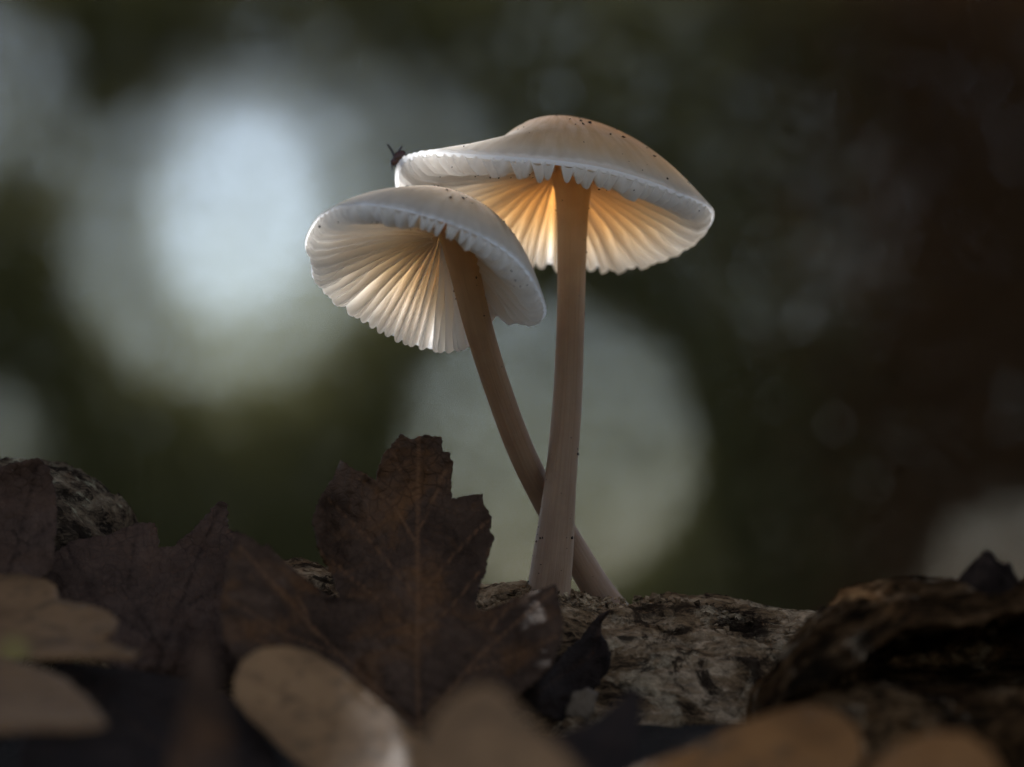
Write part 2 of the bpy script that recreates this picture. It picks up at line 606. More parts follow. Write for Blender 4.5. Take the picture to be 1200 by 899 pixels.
def build_stem(parent, rows, seed):
    """rows: x, y, z, radius from base to top"""
    N, K = 120, 40
    s = spline(rows, N)
    v, uv = [], []
    for i in range(N):
        t = s[min(i + 1, N - 1), :3] - s[max(i - 1, 0), :3]
        t /= np.linalg.norm(t)
        ux = np.cross((0, 1, 0), t); ux /= np.linalg.norm(ux)
        uy = np.cross(t, ux)
        for k in range(K):
            a = 2 * math.pi * k / K
            d = ux * math.cos(a) + uy * math.sin(a)
            r = s[i, 3] * (1 + 0.035 * fbm((d[0] * 2, d[1] * 2, i * 0.02), 1.0, 3, seed) + 0.012 * math.sin(3 * a + i * 0.03))
            v.append(s[i, :3] + d * r)
            uv.append((k / K, i / (N - 1)))
    f = grid_faces(N, K, wrap_v=True)
    f.append(tuple(reversed(range(K))))
    f.append(tuple((N - 1) * K + k for k in range(K)))
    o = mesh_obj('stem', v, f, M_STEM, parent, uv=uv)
    fix_normals(o)
    return o, s


class Cap:
    def __init__(self, centre, roll, tilt, H, power, radius, lift, dip, n_gills, seed, gill_drop, yaw=0.0, near=0.6):
        self.near = near
        self.c = np.array(centre)
        self.M = np.array((Matrix.Rotation(rad(roll), 3, 'Y') @ Matrix.Rotation(rad(-tilt), 3, 'X') @ Matrix.Rotation(rad(yaw), 3, 'Z')))
        self.H, self.p, self.R, self.lift, self.dip = H, power, radius, lift, dip
        self.n, self.seed, self.drop = n_gills, seed, gill_drop

    def top(self, t, th):
        z = self.H * (1 - t ** self.p)
        z += self.lift(th) * t ** 5 - self.dip(th) * math.exp(-((t - 0.58) / 0.24) ** 2)
        z += 0.35 * mn.noise(Vector((math.cos(th) * 1.7 * t, math.sin(th) * 1.7 * t, self.seed))) * t
        z += 0.07 * math.cos(self.n * th) * t ** 14
        z += (0.09 * t ** 4 + 0.01 * t) * mn.noise(Vector((math.cos(th) * 14, math.sin(th) * 14, self.seed + 1.5 * t)))
        z += 0.22 * t ** 10 * mn.noise(Vector((math.cos(th) * 5, math.sin(th) * 5, self.seed + 7)))
        return z

    def flesh(self, t, th):
        """underside of the flesh, from which the gills hang"""
        dg = np.interp(t, [0.0, 0.2, 0.6, 0.8, 0.9, 0.97, 1.0], [1.6, 2.2, 3.0, 3.5, 2.9, 1.0, 0.1])
        return min(self.edge(t, th) + dg, self.top(t, th) - 0.2)

    def edge(self, t, th):
        """lower edge of the gills"""
        g = np.interp(t, [0.0, 0.12, 0.3, 0.5, 0.65, 0.8, 0.9, 0.96, 1.0],
                      [6.0, 5.6, 4.4, 2.5, 0.8, -0.9, -1.65, -1.2, -0.2])
        g = g * self.drop * (1 + self.near * bump_th(th, -75, 60)) if g < 0 else g
        return g + self.lift(th) * t ** 2.2 * 0.95

    def world(self, r, th, z):
        return self.c + self.M @ np.array([r * math.cos(th), r * math.sin(th), z])

    def pt(self, t, th, off=0.0):
        return self.world(self.R(th) * t, th, self.top(t, th) + off)

    def build(self, parent):
        NTH, NT_ = 6 * self.n, 46
        ts = np.sin(np.linspace(0, math.pi / 2, NT_)) ** 0.9
        ts[0] = 0.0
        v, uv, fl = [], [], []
        for i in range(NTH):
            th = 2 * math.pi * i / NTH
            R = self.R(th)
            for t in ts:                                   # upper skin, centre to margin
                v.append(self.world(max(R * t, 0.01), th, self.top(t, th)))
                uv.append((i / NTH, t))
                fl.append((self.top(t, th) - self.flesh(t, th)) / 5.5)
            for t in ts[::-1]:                             # lower side of the flesh, margin to centre
                v.append(self.world(max(R * t * 0.997, 0.01), th, self.flesh(t, th)))
                uv.append((i / NTH, 1.0))
                fl.append((self.top(t, th) - self.flesh(t, th)) / 5.5)
        o = mesh_obj('cap', v, grid_faces(NTH, 2 * NT_, wrap_u=True), M_CAP, parent, uv=uv, attrs={'flesh': fl})
        fix_normals(o)
        me = o.data                                        # a crisp margin
        se = me.attributes.new('sharp_edge', 'BOOLEAN', 'EDGE')
        W = 2 * NT_
        flags = [e.vertices[0] % W == e.vertices[1] % W and e.vertices[0] % W in (NT_ - 1, NT_) for e in me.edges]
        se.data.foreach_set('value', flags)
        r = random.Random(self.seed)
        S = [0.0, 0.2, 0.42, 0.62, 0.8, 0.93, 1.0]
        for i in range(self.n):
            th0 = 2 * math.pi * (i + r.uniform(-0.26, 0.26)) / self.n
            short = i % 2 == 1
            t_in = r.uniform(0.42, 0.6) if short else 0.06
            deep = r.uniform(0.68, 0.9) if short else r.uniform(0.88, 1.1)
            w1, w2, ph = r.uniform(-0.02, 0.02), r.uniform(0.006, 0.016), r.uniform(0, 6.28)
            NR = 30
            gv = []
            for k in range(NR):
                q = k / (NR - 1)
                t = t_in + (0.982 - t_in) * math.sin(q * math.pi / 2) ** 0.95
                thc = th0 + (w1 * (t - 0.5) + w2 * math.sin(7 * t + ph) * t) 
                R = self.R(thc)
                rr = max(R * t, 0.3)
                zf = self.flesh(t, thc)
                zf += min(0.25, 0.5 * (self.top(t, thc) - zf))
                ze = self.edge(t, thc)
                dk = deep + (0.90 - deep) * float(smoothstep(0.65, 0.85, t)) if short else deep
                dep = max(zf - ze, 0.3) * dk
                if short:
                    dep *= float(smoothstep(0, 0.35, q)) * 0.9 + 0.1
                half = 0.5 * rr * 2 * math.pi / self.n * 1.02
                ex = 2.1 - 1.65 * float(smoothstep(0.6, 0.93, t))
                for s in S[:-1]:
                    hw = half * (1 - s) ** ex + 0.10 * (1 - 0.4 * s)
                    gv.append(self.world(rr, thc - hw / rr, zf - s * dep))
                gv.append(self.world(rr, thc, zf - dep))
                for s in S[-2::-1]:
                    hw = half * (1 - s) ** ex + 0.10 * (1 - 0.4 * s)
                    gv.append(self.world(rr, thc + hw / rr, zf - s * dep))
            mesh_obj('gill', gv, grid_faces(NR, 2 * len(S) - 1), M_GILL, o)
        return o


def ang(d):
    return math.radians(d)


def bump_th(th, c, w):
    d = (th - ang(c) + math.pi) % (2 * math.pi) - math.pi
    return math.exp(-(d / ang(w)) ** 2)


def specks_on(cap, cap_obj, n, near, seed):
    r = random.Random(seed)
    c, s = [], []
    for i in range(n):
        th = ang(r.uniform(-165, -15)) if r.random() < near else r.uniform(0, 6.28)
        t = r.uniform(0.15, 0.97)
        c.append(cap.pt(t, th, 0.02))
        s.append(r.choice([0.09, 0.11, 0.13, 0.2, 0.28]) * r.uniform(0.7, 1.2))
    for i in range(n // 3):                                 # on the hanging edges of the near gills
        th = ang(r.uniform(-160, -20))
        t = r.uniform(0.82, 0.97)
        R = cap.R(th)
        c.append(cap.world(R * t, th, cap.edge(t, th) + 0.1))
        s.append(r.uniform(0.1, 0.17))
    crumbs('dirt_specks', c, s, M_DIRT, cap_obj, seed)


def specks_on_stem(s, stem, n, seed):
    r = random.Random(seed)
    c, z = [], []
    for i in range(n):
        k = int(r.betavariate(1.1, 1.3) * (len(s) - 2))
        a = r.uniform(-3.3, 0.16)
        c.append((s[k, 0] + s[k, 3] * math.cos(a), s[k, 1] + s[k, 3] * math.sin(a), s[k, 2]))
        z.append(r.choice([0.09, 0.12, 0.16, 0.22]) * r.uniform(0.7, 1.2))
    crumbs('dirt_specks', c, z, M_DIRT, stem, seed)


# --- the taller mushroom
def stem_rows(pts):
    rows = []
    for px, py, w, y in pts:
        p = P(px, py, y)
        rows.append((p[0], p[1], p[2], w * 0.5 * (y + 360) / 3333.33))
    return rows


m1 = empty('mushroom', P(644, 690, -2))
tag(m1, 'taller pale mushroom with straight stem and wide glowing cap', 'mushroom')
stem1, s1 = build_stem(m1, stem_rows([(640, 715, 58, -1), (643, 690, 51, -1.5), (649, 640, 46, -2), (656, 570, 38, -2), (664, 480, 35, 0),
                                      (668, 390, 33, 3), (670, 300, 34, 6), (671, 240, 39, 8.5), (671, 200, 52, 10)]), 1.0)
cap1 = Cap(P(650, 256, 10), 2.8, 11, 13.0, 2.35,
           lambda th: 20.6 + 0.9 * bump_th(th, 185, 45) + 0.35 * math.sin(3 * th + 1) - 0.6 * bump_th(th, 75, 40),
           lambda th: 5.0 * bump_th(th, 195, 52) + 1.3 * bump_th(th, -5, 30) + 0.3 * math.sin(4 * th + 0.6),
           lambda th: 4.1 * bump_th(th, 195, 48) + 0.5 * bump_th(th, -60, 35), 74, 3, 1.15, near=0.3)
c1 = cap1.build(m1)
specks_on(cap1, c1, 46, 0.9, 21)
specks_on_stem(s1, stem1, 60, 5)

# --- the leaning mushroom in front
m2 = empty('mushroom', P(702, 702, 8))
tag(m2, 'shorter leaning mushroom with tilted fan-like cap crossing behind the straight stem', 'mushroom')
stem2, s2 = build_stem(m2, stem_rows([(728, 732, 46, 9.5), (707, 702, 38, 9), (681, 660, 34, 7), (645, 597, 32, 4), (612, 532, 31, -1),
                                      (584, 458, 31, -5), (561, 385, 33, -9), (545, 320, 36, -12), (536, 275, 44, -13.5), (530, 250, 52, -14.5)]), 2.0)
cap2 = Cap(P(497, 327, -14), 18.5, 23.5, 11.2, 2.25,
           lambda th: 15.7 + 0.35 * math.sin(3 * th + 2) + 0.3 * math.sin(5 * th) - 0.9 * bump_th(th, 163, 9) + 0.5 * bump_th(th, 120, 30) + 0.6 * bump_th(th, 85, 25) - 3.8 * bump_th(th, 30, 22),
           lambda th: 0.4 * bump_th(th, 195, 40) + 0.25 * math.sin(4 * th) + 3.0 * bump_th(th, 32, 20) - 0.5 * bump_th(th, -140, 30),
           lambda th: 1.9 * bump_th(th, 190, 55), 82, 8, 1.0, near=0.1)
c2 = cap2.build(m2)
specks_on(cap2, c2, 34, 0.9, 31)
specks_on_stem(s2, stem2, 30, 6)


# ------------------------------------------------------------------ background thicket
def gap_T(x, z, gaps, base):
    """how much sky shows through the thicket at a place of it (metres)"""
    T = base
    for gx, gz, rx, rz, t, soft in gaps:
        d = math.hypot((x - gx) / rx, (z - gz) / rz)
        k = 1 - float(smoothstep(1 - soft, 1 + soft, d))
        T = T + (1 - T) * t * k
    return T


def thicket(name, y0, depth, x0, x1, z0, z1, gaps, base, size, mat, seed, label, share):
    """leaves spread evenly through a hedge; fewer and finer ones where the sky shows through"""
    r = np.random.default_rng(seed)
    nmax = -math.log(base)
    ph = 1.2207440846057596
    X, Z, S = [], [], []
    for fine in (0, 1):
        sz = size * (0.56 if fine else 1.0)
        area = 0.31 * sz * sz * 0.55
        bx = [(x0, x1, z0, z1)] if not fine else [(max(x0, g[0] - 1.3 * g[2]), min(x1, g[0] + 1.3 * g[2]), max(z0, g[1] - 1.3 * g[3]), min(z1, g[1] + 1.3 * g[3])) for g in gaps if g[4] > 0.02]
        for gi, (a0, a1, b0, b1) in enumerate(bx):
            if a1 <= a0 or b1 <= b0:
                continue
            cap_n = nmax if not fine else 3.1
            cnt = int((a1 - a0) * (b1 - b0) * cap_n / area)
            k = np.arange(cnt)
            seq = lambda d: (0.5 + k * (1 / ph ** d)) % 1.0
            xs, zs = a0 + (a1 - a0) * seq(1), b0 + (b1 - b0) * seq(2)
            uu = seq(3)
            T = np.full(cnt, base)
            for gx, gz, rx, rz, t, soft in gaps:
                d = np.hypot((xs - gx) / rx, (zs - gz) / rz)
                T = T + (1 - T) * t * (1 - smoothstep(1 - soft, 1 + soft, d))
            gap = T > 0.045
            keep = uu < -np.log(np.clip(T, 1e-4, 1)) / cap_n
            keep &= gap if fine else ~gap
            if fine:                                       # each spot belongs to the first gap box that holds it
                for (c0, c1, d0, d1) in bx[:gi]:
                    keep &= ~((xs > c0) & (xs < c1) & (zs > d0) & (zs < d1))
            keep &= r.uniform(0, 1, cnt) < share(xs)
            X.append(xs[keep] + r.normal(0, 0.3 * sz, keep.sum())); Z.append(zs[keep] + r.normal(0, 0.3 * sz, keep.sum()))
            S.append(np.full(keep.sum(), sz))
    xs, zs, S = np.concatenate(X), np.concatenate(Z), np.concatenate(S)
    n = len(xs)
    ys = y0 + r.uniform(0, depth, n)
    c = np.stack([xs, ys, zs], 1)
    a = r.normal(0, 1, (n, 3)) * np.array([1, 0.5, 1]); a /= np.linalg.norm(a, axis=1, keepdims=True)
    b = r.normal(0, 1, (n, 3)); b -= a * np.sum(a * b, 1, keepdims=True); b /= np.linalg.norm(b, axis=1, keepdims=True)
    L = S[:, None] * r.uniform(0.7, 1.3, (n, 1))
    v = np.empty((n, 4, 3))
    v[:, 0] = c - a * L * 0.5
    v[:, 1] = c + b * L * 0.31
    v[:, 2] = c + a * L * 0.5
    v[:, 3] = c - b * L * 0.31
    me = bpy.data.meshes.new(name)
    me.vertices.add(n * 4)
    me.vertices.foreach_set('co', v.ravel().astype(np.float32))
    me.loops.add(n * 4)
    me.loops.foreach_set('vertex_index', np.arange(n * 4, dtype=np.int32))
    me.polygons.add(n)
    me.polygons.foreach_set('loop_start', np.arange(0, n * 4, 4, dtype=np.int32))
    me.polygons.foreach_set('loop_total', np.full(n, 4, dtype=np.int32))
    me.materials.append(mat)
    me.update(calc_edges=True)
    o = bpy.data.objects.new(name, me)
    col.objects.link(o)
    tag(o, label, 'undergrowth', kind='stuff')
    return o


def G(px, py, rx, ry, t, soft, y=2600):
    p = P(px, py, y) * MM
    k = (y + 360) / 3333.33 * MM
    return (p[0], p[2], rx * k, ry * k, t, soft)


GAPS = [G(262, 272, 190, 192, 0.115, 0.12), G(278, 252, 94, 125, 0.42, 0.3), G(430, 215, 160, 140, 0.065, 0.3),
        G(330, 120, 120, 120, 0.03, 0.3),
        G(645, 525, 172, 176, 0.085, 0.05), G(-15, 110, 118, 120, 0.065, 0.06), G(-30, 90, 55, 110, 0.06, 0.1),
        G(0, 520, 58, 70, 0.06, 0.12), G(1195, 690, 118, 105, 0.05, 0.06), G(925, 245, 150, 165, 0.009, 0.04), G(700, 60, 170, 110, 0.012, 0.1)]
M_GREEN = mat_foliage('shrub_leaves', (0.145, 0.14, 0.06), (0.17, 0.165, 0.075), 0.5)
M_BROWN = mat_foliage('bracken_leaves', (0.125, 0.072, 0.036), (0.145, 0.085, 0.043), 0.45)
brown_share = lambda x: smoothstep(0.16, 0.44, x)
thicket('shrubbery', 2.45, 0.3, -0.75, 0.46, -0.05, 0.72, GAPS, 0.0022, 0.008, M_GREEN, 3,
        'blurred dark green shrubbery with pale sky gaps behind the mushrooms', lambda x: 1 - brown_share(x))
thicket('bracken', 2.45, 0.3, 0.16, 0.75, -0.05, 0.72, GAPS, 0.0018, 0.008, M_BROWN, 4,
        'blurred dead brown bracken filling the dark side behind the hollow bark', brown_share)


# ------------------------------------------------------------------ added unseen branch, shaped to shade the log and pass one fleck of sun
def add_shade_branch():
    root = empty('added_shade_branch', (-420, 420, 230))
    tag(root, 'unseen leafy branch added above the picture to shade the log', 'branch')
    sd_ = np.array(sdir)
    r = np.random.default_rng(5)
    core = (-170, 60, 130, 350)
    V = []
    for size, (x0, x1, y0, y1), layers in ((18.0, (-420, 330, 60, 520), 5.0), (6.5, core, 7.0)):
        cnt = int((x1 - x0) * (y1 - y0) * layers / (0.31 * size * size * 0.75))
        c = np.stack([r.uniform(x0, x1, cnt), r.uniform(y0, y1, cnt), np.zeros(cnt)], 1)
        c[:, 2] = 205 + 0.06 * (c[:, 1] - 60) + r.uniform(0, 40, cnt)
        a = r.normal(0, 1, (cnt, 3)) * np.array([1, 1, 0.35]); a /= np.linalg.norm(a, axis=1, keepdims=True)
        b = r.normal(0, 1, (cnt, 3)) * np.array([1, 1, 0.5]); b -= a * np.sum(a * b, 1, keepdims=True); b /= np.linalg.norm(b, axis=1, keepdims=True)
        L = size * r.uniform(0.7, 1.2, (cnt, 1))
        q = np.stack([c - a * L * 0.5, c + b * L * 0.31, c + a * L * 0.5, c - b * L * 0.31], 1)
        g = q - sd_ * ((q[:, :, 2:3] - 47) / sd_[2])       # where the leaf's shadow falls at the height of the caps
        hit = (np.hypot((g[..., 0] - 5.4) / 21.5, (g[..., 1] - 9.5) / 19) < 1) | (np.hypot((g[..., 0] + 13.2) / 16.5, (g[..., 1] + 2) / 16) < 1)  # opening left in the added leaves so sun reaches the caps
        V.append(q[~hit.any(1)])
    v = np.concatenate(V).reshape(-1, 3)
    f = np.arange(len(v)).reshape(-1, 4)
    o = mesh_obj('shade_foliage', v, f, M_GREEN, root, smooth=False)
    o['kind'] = 'stuff'
    tv, tf = [], []
    for j in range(9):
        y = 70 + j * 52
        w, g = rod([(-420 + 0.2 * y, y + 60, 238 + 0.05 * y), (-160, y + 20, 236 + 0.05 * y), (60, y, 232 + 0.05 * y), (320, y - 40, 228 + 0.05 * y)], 4.5, 1.2, 8)
        q = len(tv)
        tv += list(w)
        tf += [tuple(i + q for i in t) for t in g]
    w, g = rod([(-440, 30, 240), (-400, 200, 250), (-350, 400, 262), (-330, 620, 280)], 9, 13, 10)
    q = len(tv)
    tv += list(w); tf += [tuple(i + q for i in t) for t in g]
    mesh_obj('shade_twig', tv, tf, M_SHADE_TWIG, root)


add_shade_branch()


# ------------------------------------------------------------------ leaves
def seg_dist(p, a, b):
    ab = b - a
    t = np.clip(((p - a) @ ab) / (ab @ ab), 0, 1)
    return np.linalg.norm(p - a - t[:, None] * ab, axis=1)


def leaf(name, label, outline, yfun, veins, mat, step=7.0, jag=1.6, relief=0.9, curl=0.6, thick=0.22, seed=1, patch=None, cat='leaf', cup=0.0):
    """outline and veins in sketch pixels; yfun gives the depth in mm of each place of the blade"""
    r = random.Random(seed)
    # subdivide the outline and roughen it
    ol = []
    n = len(outline)
    for i in range(n):
        a, b = np.array(outline[i], float), np.array(outline[(i + 1) % n], float)
        L = np.linalg.norm(b - a)
        m = max(1, int(L / (step * 0.7)))
        nrm = np.array([-(b - a)[1], (b - a)[0]]) / max(L, 1e-6)
        for k in range(m):
            q = a + (b - a) * k / m
            if k > 0:
                q = q + nrm * r.uniform(-1, 1) * jag
            ol.append(q)
    ol = np.array(ol)
    lo, hi = ol.min(0), ol.max(0)

    cand = []
    k = 0
    yy = lo[1]
    while yy < hi[1]:
        xx = lo[0] + (step / 2 if k % 2 else 0)
        while xx < hi[0]:
            cand.append((xx + r.uniform(-1, 1) * step * 0.15, yy + r.uniform(-1, 1) * step * 0.15))
            xx += step
        yy += step * 0.87
        k += 1
    cand = np.array(cand)
    ins = np.zeros(len(cand), dtype=bool)
    near = np.full(len(cand), 1e9)
    j = len(ol) - 1
    for i in range(len(ol)):
        (xi, yi), (xj, yj) = ol[i], ol[j]
        if yi != yj:
            ins ^= ((yi > cand[:, 1]) != (yj > cand[:, 1])) & (cand[:, 0] < (xj - xi) * (cand[:, 1] - yi) / (yj - yi) + xi)
        near = np.minimum(near, np.hypot(cand[:, 0] - xi, cand[:, 1] - yi))
        j = i
    pts = [Vector(p) for p in ol] + [Vector(p) for p in cand[ins & (near > step * 0.45)]]
    m = len(ol)
    vv, _, ff, *_ = delaunay_2d_cdt(pts, [(i, (i + 1) % m) for i in range(m)], [list(range(m))], 1, 1e-6)
    p2 = np.array([(v[0], v[1]) for v in vv])
    d = np.full(len(p2), 1e9)
    for pl in veins:
        w = pl[0]
        for a, b in zip(pl[1:-1], pl[2:]):
            d = np.minimum(d, seg_dist(p2, np.array(a, float), np.array(b, float)) / w)
    vein = np.exp(-(d / 2.0) ** 2) if veins else np.zeros(len(p2))
    groove = np.exp(-(d / 9.0) ** 2) if veins else np.zeros(len(p2))
    edge_d = np.hypot(p2[:, None, 0] - ol[None, :, 0], p2[:, None, 1] - ol[None, :, 1]).min(1)
    top = []
    for i, q in enumerate(p2):
        y = yfun(q[0], q[1])
        dd = relief * (0.9 * fbm((q[0] * 0.1, q[1] * 0.1, seed), 0.22, 4, seed) + 0.35 * fbm((q[0] * 0.1, q[1] * 0.1, seed), 0.9, 3, seed)) + 0.45 * relief * groove[i] - 0.25 * vein[i] * relief
        dd -= cup * math.exp(-edge_d[i] / 16.0) * (0.6 + 0.8 * mn.noise(Vector((q[0] * 0.02, q[1] * 0.02, seed))))
        dd += curl * 2.0 * fbm((q[0] * 0.1, q[1] * 0.1, seed + 3), 0.09, 2, seed)
        top.append(P(q[0], q[1], y) + np.array([0, dd, 0]))
    top = np.array(top)
    nv = len(top)
    # normals for the thickness
    nor = np.zeros_like(top)
    F = [tuple(f) for f in ff]
    for f in F:
        a, b, c = top[f[0]], top[f[1]], top[f[2]]
        nn = np.cross(b - a, c - a)
        for i in f:
            nor[i] += nn
    nor /= np.maximum(np.linalg.norm(nor, axis=1, keepdims=True), 1e-9)
    if np.mean(nor[:, 1]) > 0:
        nor = -nor
    back = top - nor * thick
    cnt = {}
    for f in F:
        for a, b in zip(f, f[1:] + f[:1]):
            cnt[(a, b)] = 1
    rim = [e for e in cnt if (e[1], e[0]) not in cnt]
    faces = F + [tuple(reversed([i + nv for i in f])) for f in F] + [(b, a, a + nv, b + nv) for a, b in rim]
    pa = np.zeros(nv)
    if patch:
        pa = np.exp(-(np.hypot(p2[:, 0] - patch[0], p2[:, 1] - patch[1]) / patch[2]) ** 2)
    uv = np.vstack([p2, p2]) / 9.26 * MM
    o = mesh_obj(name, np.vstack([top, back]), faces, mat, uv=uv, attrs={'vein': np.concatenate([vein, vein]), 'patch': np.concatenate([pa, pa])})
    fix_normals(o)
    c = top.mean(0)
    tag(o, label, cat)
    return o


# the big lobed leaf standing in front of the mushrooms
OUT_A = [(470, 509), (481, 515), (498, 510), (518, 512), (519, 529), (527, 530), (530, 549), (529, 584), (545, 581), (566, 578), (568, 593),
         (576, 605), (573, 619), (579, 631), (573, 646), (570, 664), (561, 691), (556, 713), (569, 716), (601, 702), (627, 693), (651, 684),
         (656, 704), (660, 731), (657, 753), (645, 780), (618, 806), (587, 828), (540, 848), (500, 862), (484, 862), (441, 834), (383, 800), (330, 792), (283, 784),
         (262, 745), (259, 708), (266, 668), (276, 621), (292, 629), (308, 641), (314, 636), (330, 655), (352, 673), (385, 698), (397, 700),
         (390, 677), (374, 642), (367, 611), (372, 595), (383, 571), (393, 556), (399, 540), (416, 551), (441, 564), (445, 549), (452, 531), (461, 520)]
VEIN_A = [[1.0, (492, 860), (489, 780), (490, 700), (489, 620), (491, 512)], [0.6, (490, 700), (540, 640), (572, 610)], [0.6, (489, 700), (430, 630), (385, 585)],
          [0.55, (489, 625), (510, 580), (524, 545)], [0.55, (489, 640), (460, 590), (420, 560)], [0.5, (490, 590), (470, 555), (460, 525)],
          [0.8, (492, 850), (560, 770), (648, 692)], [0.5, (545, 788), (600, 770), (655, 745)], [0.5, (560, 770), (580, 730), (600, 708)],
          [0.8, (490, 850), (390, 760), (280, 640)], [0.5, (400, 770), (330, 740), (264, 700)], [0.5, (370, 743), (350, 700), (330, 662)],
          [0.45, (490, 750), (530, 710), (562, 670)], [0.45, (490, 750), (440, 700), (385, 655)]]


def y_a(x, py):
    y = -13 - 26 * float(smoothstep(520, 860, py)) - 14 * float(smoothstep(400, 270, x)) - 5 * float(smoothstep(560, 660, x))
    return y + 3.5 * ((x - 490) / 90) ** 2 * float(smoothstep(760, 560, py)) * (1 if abs(x - 490) < 110 else 0)


leaf('lobed_leaf', 'large dark brown lobed leaf standing upright before the mushroom stems', OUT_A, y_a, VEIN_A, M_LEAF_DARK, 3.8, 1.2, 1.2, 1.3, 0.25, 3)

OUT_B = [(60, 652), (84, 634), (126, 627), (156, 613), (181, 612), (184, 626), (186, 642), (202, 640), (223, 625), (240, 606), (255, 589), (266, 591),
         (267, 619), (276, 624), (305, 645), (335, 700), (325, 765), (255, 805), (150, 790), (70, 750), (45, 700)]
VEIN_B = [[0.8, (180, 800), (205, 720), (255, 600)], [0.6, (190, 765), (150, 690), (160, 620)], [0.5, (190, 760), (110, 700), (80, 640)], [0.5, (205, 720), (250, 690), (290, 650)]]
leaf('lobed_leaf', 'purplish dark leaf with two pointed lobes lying below the lichen-covered wood', OUT_B,
     lambda x, py: -10 - 22 * float(smoothstep(600, 800, py)), VEIN_B, M_LEAF_PURPLE, 4.4, 1.4, 1.3, 1.4, 0.25, 9)

OUT_C = [(-30, 560), (0, 548), (15, 543), (30, 541), (46, 538), (58, 546), (66, 570), (68, 600), (66, 640), (62, 668), (30, 690), (-50, 705), (-90, 640), (-70, 590)]
VEIN_C = [[0.8, (0, 700), (20, 640), (46, 545)], [0.5, (12, 660), (40, 630), (66, 610)], [0.5, (20, 630), (0, 600), (-20, 570)]]
leaf('folded_leaf', 'black veined leaf at the left edge leaning against lichen-covered wood', OUT_C,
     lambda x, py: -16 - 9 * float(smoothstep(560, 700, py)), VEIN_C, M_LEAF_PURPLE, 4.4, 1.3, 0.8, 1.0, 0.25, 12)

# tan leaves of the foreground
OUT_D = [(-5, 675), (25, 671), (55, 678), (69, 686), (73, 703), (101, 707), (126, 714), (141, 726), (137, 739), (120, 745), (143, 756), (167, 764), (158, 769),
         (84, 770), (25, 769), (-60, 775), (-140, 750), (-130, 700), (-60, 680)]
leaf('oak_leaf', 'grey-tan lobed oak leaf with yellow spot lying flat at the left edge', OUT_D,
     lambda x, py: -34 - 34 * float(np.clip((py - 670) / 100, 0, 1)), [[1.0, (-140, 740), (0, 738), (160, 765)], [0.5, (20, 738), (60, 690)], [0.5, (60, 742), (125, 722)]],
     M_TAN_GREY, 7, 1.0, 0.6, 0.8, 0.3, 15, patch=(18, 764, 22), cup=2.2)
OUT_E = [(-90, 790), (-20, 772), (10, 770), (45, 780), (82, 796), (110, 820), (126, 848), (112, 853), (60, 853), (0, 856), (-90, 860)]
leaf('oak_leaf', 'blurred tan leaf tip in the bottom corner below the oak leaf', OUT_E,
     lambda x, py: -72 - 30 * float(np.clip((py - 770) / 85, 0, 1)), [[1.0, (-90, 830), (40, 815), (125, 848)]], M_TAN_GREY, 8, 1.0, 0.6, 0.8, 0.3, 17, cup=2.2)
OUT_F = [(276, 815), (275, 795), (284, 773), (305, 760), (338, 757), (370, 765), (402, 786), (440, 818), (475, 848), (505, 878), (550, 940), (500, 985), (430, 950),
         (370, 905), (330, 873), (298, 842)]
leaf('oak_leaf', 'speckled tan rounded leaf lying before the large upright dark leaf', OUT_F,
     lambda x, py: -58 - 34 * float(np.clip((py - 757) / 200, 0, 1)), [[1.2, (285, 788), (400, 850), (520, 960)], [0.7, (330, 812), (345, 765)], [0.7, (370, 833), (400, 795)], [0.7, (340, 818), (310, 850)], [0.7, (410, 858), (450, 832)], [0.7, (390, 845), (380, 900)]], M_TAN, 7, 0.8, 0.5, 1.0, 0.3, 19, cup=2.2)
OUT_G = [(495, 900), (498, 860), (518, 826), (545, 808), (570, 799), (597, 816), (625, 848), (665, 885), (710, 940), (650, 1010), (540, 1010)]
leaf('oak_leaf', 'very blurred tan leaf tip at the bottom middle of the picture', OUT_G,
     lambda x, py: -122 - 26 * float(np.clip((py - 800) / 200, 0, 1)), [[1.6, (570, 800), (590, 900), (600, 1000)], [1.0, (580, 850), (530, 822)], [1.0, (585, 870), (640, 868)]], M_TAN, 9, 0.8, 0.5, 1.0, 0.3, 23, cup=2.2)
OUT_H = [(725, 912), (760, 893), (812, 874), (862, 848), (910, 831), (950, 825), (984, 834), (1005, 855), (1009, 882), (990, 915), (930, 960), (800, 980), (735, 960)]
leaf('oak_leaf', 'orange-tan rounded leaf blurred below the pale log', OUT_H,
     lambda x, py: -88 - 24 * float(np.clip((py - 825) / 150, 0, 1)), [[1.4, (1005, 850), (900, 890), (740, 950)], [0.9, (950, 870), (930, 828)], [0.9, (880, 897), (850, 858)], [0.9, (930, 880), (950, 940)]], M_ORANGE, 9, 0.8, 0.5, 1.0, 0.3, 25, cup=2.2)
OUT_I = [(1000, 925), (1015, 897), (1050, 872), (1090, 856), (1132, 858), (1163, 880), (1180, 925), (1130, 990), (1030, 985)]
leaf('oak_leaf', 'orange-brown blurred leaf tip in the corner below the hollow bark', OUT_I,
     lambda x, py: -112 - 20 * float(np.clip((py - 855) / 130, 0, 1)), [[1.0, (1090, 856), (1090, 980)]], M_ORANGE, 9, 0.8, 0.5, 1.0, 0.3, 27, cup=2.2)
